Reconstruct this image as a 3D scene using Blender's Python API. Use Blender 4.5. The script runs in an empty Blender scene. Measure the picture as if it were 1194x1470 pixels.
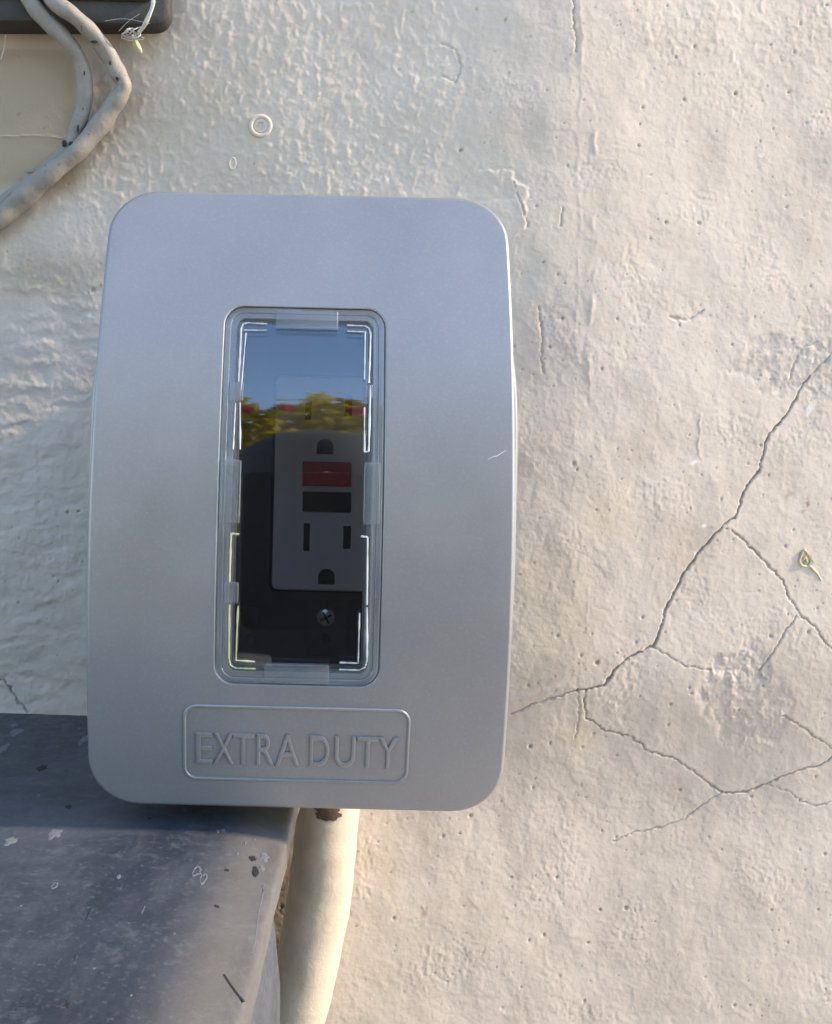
import bpy, bmesh, math, random
import numpy as np
from mathutils import Matrix, Vector

random.seed(7); np.random.seed(7)
sc = bpy.context.scene
COL = sc.collection
MM = 0.001

# ------------------------------------------------------------------ camera
FPX, VPX, VPY, ROLL = 1400.0, 440.0, 650.0, math.radians(1.35)
IW, IH = 1194.0, 1470.0
WALL_D = 355.0                       # camera to wall, mm
cs, sn = math.cos(ROLL), math.sin(ROLL)
cam_d = bpy.data.cameras.new('camera')
cam = bpy.data.objects.new('camera', cam_d); COL.objects.link(cam)
cam_d.sensor_fit = 'VERTICAL'; cam_d.sensor_height = 36.0
cam_d.lens = 36.0 * FPX / IH
cam_d.shift_x = (IW / 2 - VPX) / IH
cam_d.shift_y = (VPY - IH / 2) / IH
cam_d.clip_start = 0.004; cam_d.clip_end = 6000
cam.matrix_world = Matrix(((cs, -sn, 0, 0), (0, 0, -1, -WALL_D * MM), (sn, cs, 0, 0), (0, 0, 0, 1)))
sc.camera = cam

# ------------------------------------------------------------------ sky, sun, exposure
SUN_EL, SUN_GRAZE = math.radians(32), math.radians(5)
to_sun = Vector((math.cos(SUN_EL) * math.cos(SUN_GRAZE), -math.cos(SUN_EL) * math.sin(SUN_GRAZE), math.sin(SUN_EL)))
w = bpy.data.worlds.new('World'); sc.world = w; w.use_nodes = True
nt = w.node_tree; nt.nodes.clear()
sky = nt.nodes.new('ShaderNodeTexSky'); sky.sky_type = 'NISHITA'; sky.sun_disc = False
sky.sun_elevation = SUN_EL
sky.sun_rotation = math.atan2(to_sun.x, to_sun.y)
sky.air_density = 1.0; sky.dust_density = 0.3; sky.ozone_density = 1.9
bg = nt.nodes.new('ShaderNodeBackground'); bg.inputs['Strength'].default_value = 0.15
wo = nt.nodes.new('ShaderNodeOutputWorld')
nt.links.new(sky.outputs[0], bg.inputs[0]); nt.links.new(bg.outputs[0], wo.inputs[0])
sd = bpy.data.lights.new('sun', 'SUN'); sd.energy = 2.0; sd.angle = math.radians(3.0); sd.color = (1.0, 0.81, 0.60)
so = bpy.data.objects.new('sun', sd); COL.objects.link(so)
so.rotation_euler = to_sun.to_track_quat('Z', 'Y').to_euler(); so.location = to_sun * 20
sc.view_settings.view_transform = 'Standard'; sc.view_settings.look = 'None'
sc.view_settings.gamma = 1.0; sc.view_settings.use_curve_mapping = False
sc.view_settings.exposure = 1.72
sc.cycles.use_denoising = True
sc.cycles.max_bounces = 8; sc.cycles.transparent_max_bounces = 16
sc.cycles.caustics_reflective = False; sc.cycles.caustics_refractive = False
sc.cycles.sample_clamp_indirect = 4.0

# ------------------------------------------------------------------ helpers
def P(px, py, d):
    """photo pixel at depth d (mm from the camera plane) -> world mm"""
    u, v = (px - VPX) / FPX, (VPY - py) / FPX
    return np.array([(u * cs - v * sn) * d, d - WALL_D, (u * sn + v * cs) * d])
def Pz(px, py, z):
    """photo pixel on the horizontal plane at height z (mm)"""
    u, v = (px - VPX) / FPX, (VPY - py) / FPX
    d = z / (u * sn + v * cs)
    return P(px, py, d)

WORG = {}
def register(o, origin, parent):
    COL.objects.link(o)
    po = Vector((0, 0, 0))
    if parent is not None:
        o.parent = parent; po = WORG[parent.name]
    o.location = Vector(origin) - po
    WORG[o.name] = Vector(origin)
def mesh(name, verts, faces, mat, parent=None, smooth=True, angle=35, origin=None):
    v = np.asarray(verts, dtype=float) * MM
    if origin is None:
        lo, hi = v.min(0), v.max(0)
        origin = np.array([(lo[0] + hi[0]) / 2, (lo[1] + hi[1]) / 2, lo[2]])
    v = v - origin
    me = bpy.data.meshes.new(name)
    me.from_pydata(v.tolist(), [], [tuple(int(i) for i in f) for f in faces]); me.update()
    if smooth:
        me.polygons.foreach_set('use_smooth', [True] * len(me.polygons))
        me.set_sharp_from_angle(angle=math.radians(angle))
    for m in (mat if isinstance(mat, (list, tuple)) else [mat]): me.materials.append(m)
    o = bpy.data.objects.new(name, me); register(o, origin, parent)
    return o
def thing(name, label, cat, loc, group=None):
    o = bpy.data.objects.new(name, None); o.empty_display_size = 0.01
    register(o, Vector(loc) * MM, None); return tag(o, label, cat, group)
def tag(o, label, cat, group=None):
    o['label'] = label; o['category'] = cat
    if group: o['group'] = group
    return o

class MB:
    def __init__(s): s.v, s.f = [], []
    def add(s, v, f):
        b = len(s.v); s.v += [tuple(p) for p in v]; s.f += [tuple(i + b for i in q) for q in f]; return s
    def build(s, name, mat, parent=None, **k): return mesh(name, s.v, s.f, mat, parent, **k)

def rr(cx, cz, hw, hh, r, nc=8, nx=10, nz=24, bulge=0.0, bz=0.0, bk=45.0):
    """rounded rectangle outline, ccw, fixed point count"""
    r = max(min(r, hw - .01, hh - .01), 0.01)
    pts = []
    def side(a, b, n):
        for i in range(n): t = i / n; pts.append((a[0] + (b[0] - a[0]) * t, a[1] + (b[1] - a[1]) * t))
    def arc(ox, oz, a0):
        for i in range(nc): a = a0 + (math.pi / 2) * i / nc; pts.append((ox + r * math.cos(a), oz + r * math.sin(a)))
    side((hw, -hh + r), (hw, hh - r), nz); arc(hw - r, hh - r, 0)
    side((hw - r, hh), (-hw + r, hh), nx); arc(-hw + r, hh - r, math.pi / 2)
    side((-hw, hh - r), (-hw, -hh + r), nz); arc(-hw + r, -hh + r, math.pi)
    side((-hw + r, -hh), (hw - r, -hh), nx); arc(hw - r, -hh + r, 1.5 * math.pi)
    out = []
    for x, z in pts:
        if bulge: x = x * (1 - bulge * ((z - bz) / bk) ** 4)
        out.append((cx + x, cz + z))
    return np.array(out)
def loft(rings, close_first=False, close_last=False, flip=False):
    n = len(rings[0]); v = [tuple(p) for r in rings for p in r]; f = []
    for k in range(len(rings) - 1):
        for i in range(n):
            j = (i + 1) % n
            q = (k * n + i, k * n + j, (k + 1) * n + j, (k + 1) * n + i)
            f.append(q[::-1] if flip else q)
    if close_first: f.append(tuple(range(n)) if flip else tuple(range(n))[::-1])
    if close_last:
        t = tuple((len(rings) - 1) * n + i for i in range(n)); f.append(t[::-1] if flip else t)
    return v, f
def catmull(pts, n):
    p = [np.array(q, float) for q in pts]; p = [2 * p[0] - p[1]] + p + [2 * p[-1] - p[-2]]; out = []
    for i in range(1, len(p) - 2):
        for k in range(n):
            t = k / n
            out.append(.5 * ((2 * p[i]) + (-p[i-1] + p[i+1]) * t + (2*p[i-1] - 5*p[i] + 4*p[i+1] - p[i+2]) * t*t + (-p[i-1] + 3*p[i] - 3*p[i+1] + p[i+2]) * t**3))
    out.append(p[-2]); return out
def tube(path, rad, seg=20, jitter=0.0, caps=True, seed=0):
    rng = np.random.RandomState(seed)
    path = [np.array(p, float) for p in path]; n = len(path); rings = []
    ref = np.array([0, 1.0, 0])
    ph = rng.rand(6) * 6.28
    for i in range(n):
        t = path[min(i + 1, n - 1)] - path[max(i - 1, 0)]; t /= np.linalg.norm(t) + 1e-9
        a = np.cross(t, ref); a /= np.linalg.norm(a) + 1e-9; b = np.cross(a, t)
        r = rad[i] if hasattr(rad, '__len__') else rad
        ring = []
        for k in range(seg):
            q = 2 * math.pi * k / seg
            jj = 1 + jitter * (math.sin(3 * q + i * .31 + ph[0]) * .5 + math.sin(2 * q - i * .17 + ph[1]) + .7 * math.sin(i * .53 + ph[2]) + .6 * (rng.rand() - .5))
            ring.append(path[i] + (a * math.cos(q) + b * math.sin(q)) * r * jj)
        rings.append(ring)
    return loft(rings, caps, caps)
def box(x0, x1, y0, y1, z0, z1):
    v = [(x0,y0,z0),(x1,y0,z0),(x1,y1,z0),(x0,y1,z0),(x0,y0,z1),(x1,y0,z1),(x1,y1,z1),(x0,y1,z1)]
    return v, [(0,3,2,1),(4,5,6,7),(0,1,5,4),(1,2,6,5),(2,3,7,6),(3,0,4,7)]

# ---- noise
def _hash(ix, iy, s):
    h = (ix.astype(np.int64) * 374761393 + iy.astype(np.int64) * 668265263 + s * 2147483647) & 0xffffffff
    h = ((h ^ (h >> 13)) * 1274126177) & 0xffffffff
    h = (h ^ (h >> 16)) & 0xffffffff
    return h
def perlin(x, y, s=0):
    ix, iy = np.floor(x), np.floor(y); fx, fy = x - ix, y - iy
    ux, uy = fx*fx*fx*(fx*(fx*6-15)+10), fy*fy*fy*(fy*(fy*6-15)+10)
    def g(dx, dy):
        a = _hash(ix + dx, iy + dy, s).astype(np.float64) * (2 * math.pi / 4294967296.0)
        return np.cos(a) * (fx - dx) + np.sin(a) * (fy - dy)
    a = g(0,0) + (g(1,0) - g(0,0)) * ux; b = g(0,1) + (g(1,1) - g(0,1)) * ux
    return (a + (b - a) * uy) * 1.4
def sstep(a, b, x):
    t = np.clip((x - a) / (b - a), 0, 1); return t * t * (3 - 2 * t)

# ------------------------------------------------------------------ materials
def new_mat(name):
    m = bpy.data.materials.new(name); m.use_nodes = True; t = m.node_tree
    b = t.nodes['Principled BSDF']; return m, t, b
def node(t, kind, **k):
    n = t.nodes.new(kind)
    for a, v in k.items():
        if a in n.inputs.keys(): n.inputs[a].default_value = v
        else: setattr(n, a, v)
    return n
def obj_coords(t):
    return t.nodes.new('ShaderNodeTexCoord').outputs['Object']
def noise(t, vec, scale, detail=4.0, rough=.55, dist=0.0):
    n = node(t, 'ShaderNodeTexNoise', Scale=scale, Detail=detail, Roughness=rough, Distortion=dist)
    t.links.new(vec, n.inputs['Vector']); return n.outputs['Fac']
def ramp(t, fac, stops):
    r = t.nodes.new('ShaderNodeValToRGB'); e = r.color_ramp.elements
    while len(e) < len(stops): e.new(.5)
    for q, (p, c) in zip(e, stops):
        q.position = p; q.color = (*c, 1) if len(c) == 3 else c
    t.links.new(fac, r.inputs[0]); return r.outputs[0]
def mixc(t, fac, a, b, mode='MIX'):
    m = t.nodes.new('ShaderNodeMix'); m.data_type = 'RGBA'; m.blend_type = mode
    for s, v in ((0, fac), (6, a), (7, b)):
        if isinstance(v, (int, float)): m.inputs[s].default_value = v
        elif isinstance(v, tuple): m.inputs[s].default_value = (*v, 1)
        else: t.links.new(v, m.inputs[s])
    return m.outputs[2]
def bump(t, b, h, strength, dist):
    n = node(t, 'ShaderNodeBump', Strength=strength, Distance=dist)
    t.links.new(h, n.inputs['Height']); t.links.new(n.outputs[0], b.inputs['Normal'])
def plain(name, col, rough=.5, var=.12, scale=300, bumpd=0.00005, spec=.5, metal=0.0):
    m, t, b = new_mat(name); c = obj_coords(t)
    f = noise(t, c, scale)
    t.links.new(ramp(t, f, [(.3, tuple(x * (1 - var) for x in col)), (.7, tuple(min(1, x * (1 + var)) for x in col))]), b.inputs['Base Color'])
    b.inputs['Roughness'].default_value = rough; b.inputs['Specular IOR Level'].default_value = spec
    b.inputs['Metallic'].default_value = metal
    if bumpd: bump(t, b, noise(t, c, scale * 4), .5, bumpd)
    return m

def wall_material():
    m, t, b = new_mat('painted_stucco'); c = obj_coords(t)
    big = noise(t, c, 14, 5, .6); mid = noise(t, c, 70, 5, .6, .3); fine = noise(t, c, 900, 3, .6)
    base = ramp(t, big, [(.3, (.60, .51, .41)), (.55, (.66, .57, .47)), (.75, (.64, .57, .485))])
    base = mixc(t, ramp(t, mid, [(.45, (0, 0, 0)), (.75, (.55, .55, .55))]), base, (.53, .445, .345))
    base = mixc(t, ramp(t, fine, [(.55, (0, 0, 0)), (.8, (.35, .35, .35))]), base, (.52, .44, .34))
    at = node(t, 'ShaderNodeAttribute', attribute_name='wear')   # rgb: crack dirt, grey bare render, brown stain
    sp = t.nodes.new('ShaderNodeSeparateColor'); t.links.new(at.outputs['Color'], sp.inputs[0])
    at2 = node(t, 'ShaderNodeAttribute', attribute_name='tint')  # rgb: tan grime with upper-left shade painted in, yellow, white chip
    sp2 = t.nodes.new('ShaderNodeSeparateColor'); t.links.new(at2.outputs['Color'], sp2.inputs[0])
    base = mixc(t, sp.outputs[1], base, (.42, .38, .33))
    base = mixc(t, sp.outputs[2], base, (.30, .18, .09))
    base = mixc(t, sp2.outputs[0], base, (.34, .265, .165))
    base = mixc(t, sp2.outputs[1], base, (.64, .52, .32))
    base = mixc(t, sp2.outputs[2], base, (.85, .82, .76))
    base = mixc(t, sp.outputs[0], base, (.10, .085, .07))
    t.links.new(base, b.inputs['Base Color'])
    b.inputs['Roughness'].default_value = .72; b.inputs['Specular IOR Level'].default_value = .35
    h = t.nodes.new('ShaderNodeMath'); h.operation = 'ADD'
    t.links.new(noise(t, c, 420, 4, .6), h.inputs[0]); t.links.new(fine, h.inputs[1])
    bump(t, b, h.outputs[0], .32, .0003)
    return m
M_WALL = wall_material()

def lid_material():
    m, t, b = new_mat('grey_satin_plastic'); c = obj_coords(t)
    f = noise(t, c, 1400, 2, .6); g = noise(t, c, 30, 4, .6)
    base = mixc(t, ramp(t, g, [(.3, (0, 0, 0)), (.7, (1, 1, 1))]), (.305, .302, .303), (.335, .332, .333))
    base = mixc(t, ramp(t, f, [(.5, (0, 0, 0)), (.75, (.32, .32, .32))]), base, (.43, .42, .415))
    t.links.new(ramp(t, g, [(.3, (.37, .37, .37)), (.7, (.44, .44, .44))]), b.inputs['Roughness'])
    b.inputs['Specular IOR Level'].default_value = .6; b.inputs['Metallic'].default_value = .47
    v_ = node(t, 'ShaderNodeTexVoronoi', Scale=420.0); t.links.new(c, v_.inputs['Vector'])
    dots = ramp(t, v_.outputs['Distance'], [(.05, (.3, .3, .3)), (.10, (0, 0, 0))]); sel_ = ramp(t, noise(t, c, 220, 2), [(.62, (0, 0, 0)), (.66, (1, 1, 1))])
    t.links.new(mixc(t, mixc(t, 1.0, dots, sel_, 'MULTIPLY'), base, (.55, .55, .54)), b.inputs['Base Color'])
    bump(t, b, f, .25, .00006)
    return m
M_LID = lid_material()
M_DARK = plain('dark_moulded_plastic', (.055, .057, .06), .45, .1, 200)
M_OUT = plain('ivory_plastic', (.80, .78, .73), .35, .04, 120)
M_SLOT = plain('black_void', (.006, .006, .007), .6, .1, 200)
M_RED = plain('red_button_plastic', (.60, .025, .03), .4, .12, 300)
M_BLK = plain('black_button_plastic', (.012, .012, .014), .35, .1, 300)
M_MET = plain('zinc_screw_metal', (.62, .66, .66), .28, .1, 900, metal=1.0)

def clear_mat(name, tint, ior, rough, haze=0.0, hazecol=(.7, .73, .76)):
    m = bpy.data.materials.new(name); m.use_nodes = True; t = m.node_tree; t.nodes.clear()
    o = t.nodes.new('ShaderNodeOutputMaterial')
    tr = node(t, 'ShaderNodeBsdfTransparent'); tr.inputs[0].default_value = (*tint, 1)
    gl = node(t, 'ShaderNodeBsdfGlossy', Roughness=rough)
    f0 = ((ior - 1) / (ior + 1)) ** 2
    lw = node(t, 'ShaderNodeLayerWeight', Blend=.5)
    pw = t.nodes.new('ShaderNodeMath'); pw.operation = 'POWER'; pw.inputs[1].default_value = 5.0; t.links.new(lw.outputs['Facing'], pw.inputs[0])
    fr = t.nodes.new('ShaderNodeMath'); fr.operation = 'MULTIPLY_ADD'; fr.inputs[1].default_value = 1 - f0; fr.inputs[2].default_value = f0
    t.links.new(pw.outputs[0], fr.inputs[0])
    c = obj_coords(t); f = noise(t, c, 60, 4, .6)
    base = tr.outputs[0]
    if haze:
        df = node(t, 'ShaderNodeBsdfDiffuse'); df.inputs[0].default_value = (*hazecol, 1)
        mx = t.nodes.new('ShaderNodeMixShader')
        r = ramp(t, f, [(.35, (haze * .7,) * 3), (.7, (min(1, haze * 1.3),) * 3)])
        t.links.new(r, mx.inputs[0]); t.links.new(tr.outputs[0], mx.inputs[1]); t.links.new(df.outputs[0], mx.inputs[2])
        base = mx.outputs[0]
    mx2 = t.nodes.new('ShaderNodeMixShader')
    t.links.new(fr.outputs[0], mx2.inputs[0]); t.links.new(base, mx2.inputs[1]); t.links.new(gl.outputs[0], mx2.inputs[2])
    t.links.new(mx2.outputs[0], o.inputs[0]); return m
M_LENS = clear_mat('tinted_clear_lens', (.99, .99, 1.0), 2.3, 0.03, .003, (.5, .52, .55))
M_FRAME = clear_mat('clear_plastic_frame', (.92, .95, .96), 1.75, .06, .14, (.62, .66, .70))
M_TAB = clear_mat('frosted_clear_tab', (.88, .90, .92), 1.6, .16, .19, (.50, .52, .54))
M_BEAD = clear_mat('highlight_clear_bead', (.85, .9, .9), 1.8, .12, .6, (.78, .82, .80))  # edge highlights of the frame, painted as pale plastic

M_GLINT = clear_mat('yellow_glint_bead', (.85, .88, .75), 1.8, .12, .6, (.78, .80, .55))  # yellow-green glints, painted as tinted plastic

def paint_chip(name, col, dark, amount, scale):
    m, t, b = new_mat(name); c = obj_coords(t)
    g = noise(t, c, scale, 5, .65); k = noise(t, c, scale * 2.3, 6, .7, .6)
    base = ramp(t, g, [(.3, tuple(x * .8 for x in col)), (.7, col)])
    base = mixc(t, ramp(t, k, [(amount, (0, 0, 0)), (amount + .05, (1, 1, 1))]), base, dark)
    t.links.new(base, b.inputs['Base Color']); b.inputs['Roughness'].default_value = .6
    bump(t, b, k, .5, .0006); return m
M_CABLE = paint_chip('painted_cable', (.31, .28, .235), (.05, .045, .04), .625, 190)
M_COND = paint_chip('painted_conduit', (.64, .55, .42), (.22, .16, .10), .765, 120)
M_JB = paint_chip('weathered_dark_plastic', (.050, .048, .042), (.13, .12, .10), .70, 160)

def cabinet_material():
    m, t, b = new_mat('scuffed_slate_paint'); c = obj_coords(t)
    g = noise(t, c, 22, 8, .72, .6); f = noise(t, c, 160, 7, .75, .3)
    mp = node(t, 'ShaderNodeMapping'); mp.inputs['Scale'].default_value = (60, 8, 30)
    t.links.new(c, mp.inputs[0]); s = noise(t, mp.outputs[0], 3.5, 5, .65)
    base = ramp(t, g, [(.34, (.020, .027, .041)), (.5, (.036, .045, .063)), (.66, (.072, .083, .105))])
    base = mixc(t, ramp(t, s, [(.5, (0, 0, 0)), (.8, (.6, .6, .6))]), base, (.085, .09, .10))
    base = mixc(t, ramp(t, f, [(.55, (0, 0, 0)), (.75, (.8, .8, .8))]), base, (.11, .118, .13))
    base = mixc(t, ramp(t, noise(t, c, 650, 4, .7), [(.56, (0, 0, 0)), (.72, (.7, .7, .7))]), base, (.125, .135, .15))
    at = node(t, 'ShaderNodeAttribute', attribute_name='edge_light')
    base = mixc(t, at.outputs['Fac'], base, (.22, .20, .17))  # warm sunlight along the right edge, painted into the colour
    t.links.new(base, b.inputs['Base Color'])
    t.links.new(ramp(t, f, [(.35, (.30,) * 3), (.65, (.58,) * 3)]), b.inputs['Roughness'])
    b.inputs['Specular IOR Level'].default_value = .6
    bump(t, b, f, .45, .0004); return m
M_CAB = cabinet_material()
M_SPOT = plain('pale_paint_drip', (.15, .16, .17), .6, .25, 900)
M_SCUFF = plain('dark_scuff', (.018, .018, .02), .7, .2, 900)
M_THREAD = plain('white_thread', (.62, .60, .54), .8, .2, 2000)
M_HUSK = plain('dry_yellow_husk', (.60, .55, .33), .7, .2, 1500)

# ------------------------------------------------------------------ ground
def ground_material():
    m, t, b = new_mat('pale_paving'); c = obj_coords(t)
    t.links.new(ramp(t, noise(t, c, 3, 6, .6), [(.3, (.50, .43, .35)), (.7, (.64, .555, .46))]), b.inputs['Base Color'])
    b.inputs['Roughness'].default_value = .85; bump(t, b, noise(t, c, 60), .4, .003); return m
GZ = -1500.0
g = mesh('ground', [(-4e6, -4e6, GZ), (4e6, -4e6, GZ), (4e6, 4e6, GZ), (-4e6, 4e6, GZ)], [(0, 1, 2, 3)], ground_material(), smooth=False, origin=np.array([0, 0, GZ * MM]))
g['kind'] = 'structure'

# ------------------------------------------------------------------ wall
def to_px(x, z, d=WALL_D):
    X, Z = x / d, z / d
    return VPX + FPX * (X * cs + Z * sn), VPY - FPX * (-X * sn + Z * cs)
def macro(px, py):
    """broad relief of the wall in mm, + = towards the camera"""
    t = np.clip((820 - px) / 820, 0, 1.25)
    up = 1 - .8 * sstep(350, 1100, py)
    h = -11.5 * t ** 1.25 * up
    u = np.logaddexp(0, (px - 825) / 28.0) * 28.0
    lowr = sstep(930, 1200, py)                       # below the cover the whole coat turns to the right
    h -= .027 * u * (1 - .10 * lowr)
    h -= .030 * (np.logaddexp(0, (px - 430) / 28.0) - np.logaddexp(0, (px - 850) / 28.0)) * 28.0 * lowr
    h += 1.1 * perlin(px / 330 + 3, py / 330, 11) + .35 * perlin(px / 120, py / 120, 12)
    return h
def wall_y(px, py):
    return float(-macro(np.array([float(px)]), np.array([float(py)]))[0])
def PW(px, py, off=0.0):
    """photo pixel on the wall's surface, off mm in front of it"""
    return P(px, py, WALL_D + wall_y(px, py) - off)

CRACKS = [  # (pixels, half width px, depth mm, dirt)
 ([(733,1026),(760,1013),(790,1003),(828,991)], 2.0, .9, .4),
 ([(828,991),(842,990),(868,983),(882,961),(905,942),(938,927),(947,905),(955,875),(962,862),(980,825),(1000,797),(1025,768),(1040,753),(1055,742),(1066,712),(1072,697),(1090,675),(1098,640),(1102,625),(1125,600),(1142,575),(1152,552),(1163,540)], 1.7, 1.1, 1.0),
 ([(1163,540),(1180,522),(1198,505)], .8, .5, .4),
 ([(842,990),(838,1005),(842,1030),(862,1045),(905,1058),(935,1080),(965,1087),(995,1107),(1022,1128),(1036,1138),(1070,1137),(1100,1126),(1125,1113),(1150,1104),(1175,1100),(1194,1088)], 1.35, .9, .85),
 ([(1042,758),(1060,768),(1085,793),(1108,817),(1122,832),(1135,862),(1150,885),(1170,900),(1180,917),(1196,933)], 1.1, .8, .7),
 ([(1143,885),(1128,905),(1110,937),(1090,963)], .95, .7, .6),
 ([(940,930),(965,945),(985,957),(1020,962)], .8, .6, .5),
 ([(1125,1028),(1150,1043),(1180,1064),(1196,1075)], 1.1, .8, .7),
 ([(1036,1138),(1012,1152),(980,1177),(950,1187),(910,1195),(880,1208)], .8, .6, .55),
 ([(1100,1126),(1130,1135),(1150,1150),(1170,1157),(1196,1150)], .8, .6, .5),
 ([(828,991),(832,1010),(830,1035),(826,1060)], .8, .5, .4),
 ([(773,440),(776,465),(779,490),(776,520),(780,535)], 1.3, .7, .35),
 ([(738,262),(745,285),(752,305),(757,325)], 1.1, .7, .35),
 ([(806,298),(807,312),(805,325)], 1.1, .7, .4),
 ([(824,0),(822,30),(828,55),(826,75)], 1.9, .9, .25),
 ([(960,455),(985,460),(1000,452),(1012,445)], 1.7, .7, .25),
 ([(0,975),(14,985),(26,1008),(40,1022)], 1.8, 1.0, .7),
 ([(635,108),(655,118),(662,95),(655,72),(635,62)], 1.5, .7, .15),
 ([(0,196),(60,195),(95,198)], .9, -.35, 0),
 ([(1005,592),(1005,620),(1002,645),(1008,662)], 1.0, -.22, 0),
 ([(1134,545),(1140,520),(1152,500),(1175,490)], 1.0, .5, .2),
 ([(845,840),(843,870),(842,905)], 1.1, -.12, 0),
]
PATCH = [  # (cx, cy, rx, ry, depth, roughness mm, grey)
 (1130, 522, 78, 44, .5, .55, .75), (1068, 1010, 64, 72, .7, .75, .55), (1060, 955, 24, 18, .4, .4, .6),
 (640, 95, 36, 44, .2, .25, .05), (700, 268, 46, 24, .35, .3, .05), (1185, 470, 40, 40, .2, .35, .25),
 (800, 470, 30, 40, .15, .3, .1), (965, 452, 50, 16, .2, .3, .15), (30, 1000, 40, 30, .3, .3, .1),
]
def build_wall():
    st = .44
    c0 = P(IW / 2, IH / 2, WALL_D)
    def axis(lo, hi, far0, far1):
        core = np.arange(lo, hi, st)
        def tail(x, s, end):
            out = []; d = st
            while (x - end) * s < 0: d *= 1.22; x += s * d; out.append(x)
            return out
        return np.array(tail(lo, -1, far0)[::-1] + core.tolist() + tail(core[-1], 1, far1))
    xs = axis(c0[0] - 178, c0[0] + 178, -3500, 4500)
    zs = axis(c0[2] - 212, c0[2] + 212, GZ - 10, 1700)
    X, Z = np.meshgrid(xs, zs)
    px, py = to_px(X, Z)
    for _ in range(4): px, py = to_px(X, Z, WALL_D - np.clip(macro(px, py), -60, 20))
    core = np.clip(1 - np.maximum(np.abs(X - c0[0]) - 178, np.abs(Z - c0[2]) - 212) / 60, 0, 1)
    # warp so features have ragged borders
    wx = px + 9 * perlin(px / 26, py / 26, 21) + 4 * perlin(px / 9, py / 9, 22)
    wy = py + 9 * perlin(px / 26, py / 26, 23) + 4 * perlin(px / 9, py / 9, 24)
    h = np.zeros_like(X)
    # --- orange-peel stucco, strong at the upper left, faint elsewhere
    peel = sstep(760, 560, wx + .25 * (py - 140)) * sstep(60, 190, px) * sstep(620, 300, py)
    peel = np.maximum(peel, .55 * sstep(820, 1000, px) * sstep(230, 40, py))
    peel = np.maximum(peel, .35 * sstep(180, 60, px) * sstep(280, 420, py) * sstep(1000, 800, py))
    qx, qy = px + .35 * (wx - px), py + .35 * (wy - py)
    lump = 0
    for k_, (sc_, am_) in enumerate(((11.0, .55), (14.0, .6), (8.0, .32), (20., .5))):
        n_ = perlin(qx / sc_ + 5 * k_, qy / (sc_ * 1.15), 100 + k_); lump = np.maximum(lump, am_ * np.clip(n_, 0, 1) ** 1.3)
    lump = lump + .05 * perlin(px / 5, py / 5, 2)
    h += peel * lump * .95
    # --- trowelled render
    flat = 1 - .75 * peel
    h += flat * (.28 * perlin(px / 62, py / 74, 3) + .10 * perlin(wx / 24, wy / 30, 4) + .075 * perlin(wx / 11, wy / 11, 5))
    ss = sstep(.05, .5, perlin(px / 95 + 7, py / 95, 6))
    h += ss * flat * (.16 * np.abs(perlin(wx / 13, wy / 16, 7)) + .06 * perlin(px / 5, py / 5, 8))
    fine = .055 * perlin(px / 4.2, py / 4.2, 9) + .05 * perlin(px / 7, py / 8, 10)
    h += fine * (.5 + .8 * ss)
    # horizontal drag marks in the shaded left part
    lf = sstep(200, 90, px) * sstep(330, 430, py)
    h += lf * (.34 * perlin(wx / 60, wy / 17, 31) + .28 * np.clip(perlin(wx / 30, wy / 13, 32), 0, 1))
    # smooth panel-like area by the cables
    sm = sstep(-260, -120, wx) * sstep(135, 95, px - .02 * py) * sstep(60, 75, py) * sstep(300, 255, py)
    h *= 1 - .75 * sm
    # --- the vertical ridge where two coats meet
    rx = 829 + 5 * perlin(py / 60, py * 0 + .5, 41) + 2.5 * perlin(py / 13, py * 0 + .5, 42) - .012 * (py - 300)
    fade = sstep(1010, 860, py)
    edge = sstep(-3.5, 1.5, px - rx)
    h += fade * (.5 * sstep(520, 60, py) * (.22 * edge * sstep(75, 0, px - rx)) + (.07 + .08 * sstep(300, 60, py)) * np.exp(-((px - rx - 1) / 3.0) ** 2) * sstep(-.5, .4, perlin(py / 35, py * 0 + 2.5, 43)))
    rx2 = rx + 22 + 6 * perlin(py / 40, py * 0 + 4.5, 44)
    h += .28 * np.exp(-((px - rx2) / 3.2) ** 2) * sstep(0, .3, perlin(py / 50, py * 0 + 6.5, 45)) * sstep(700, 400, py)
    # raised old paint edge above the cover
    d = np.hypot((wx - 702) / 55, (wy - 300) / 55)
    h += .35 * sstep(1.04, .98, d) * sstep(400, 330, py)
    wear = np.zeros(X.shape + (4,)); tint = np.zeros(X.shape + (4,)); wear[..., 3] = 1; tint[..., 3] = 1
    # --- bare rough patches
    for cx, cy, ax, ay, dep, rg, gr in PATCH:
        vx = wx + 26 * perlin(px / 48 + cx, py / 48, 54); vy = wy + 26 * perlin(px / 48, py / 48 + cy, 55)
        d = np.hypot((vx - cx) / ax, (vy - cy) / ay)
        m = sstep(1.08, .86, d)
        agg = np.abs(perlin(px / 6.5, py / 6.5, 51)) + .7 * perlin(px / 11, py / 11, 52)
        h += m * (-dep * .5 + .5 * rg * agg * (.5 + .9 * np.clip(perlin(px / 20, py / 20, 56) + .3, 0, 1)))
        wear[..., 1] = np.maximum(wear[..., 1], m * gr * np.clip(.45 + .9 * perlin(px / 16, py / 16, 53), 0, 1))
    # --- pits
    rng = np.random.RandomState(5)
    ix = np.where((xs > c0[0] - 176) & (xs < c0[0] + 176))[0]; iz = np.where((zs > c0[2] - 210) & (zs < c0[2] + 210))[0]
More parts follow.
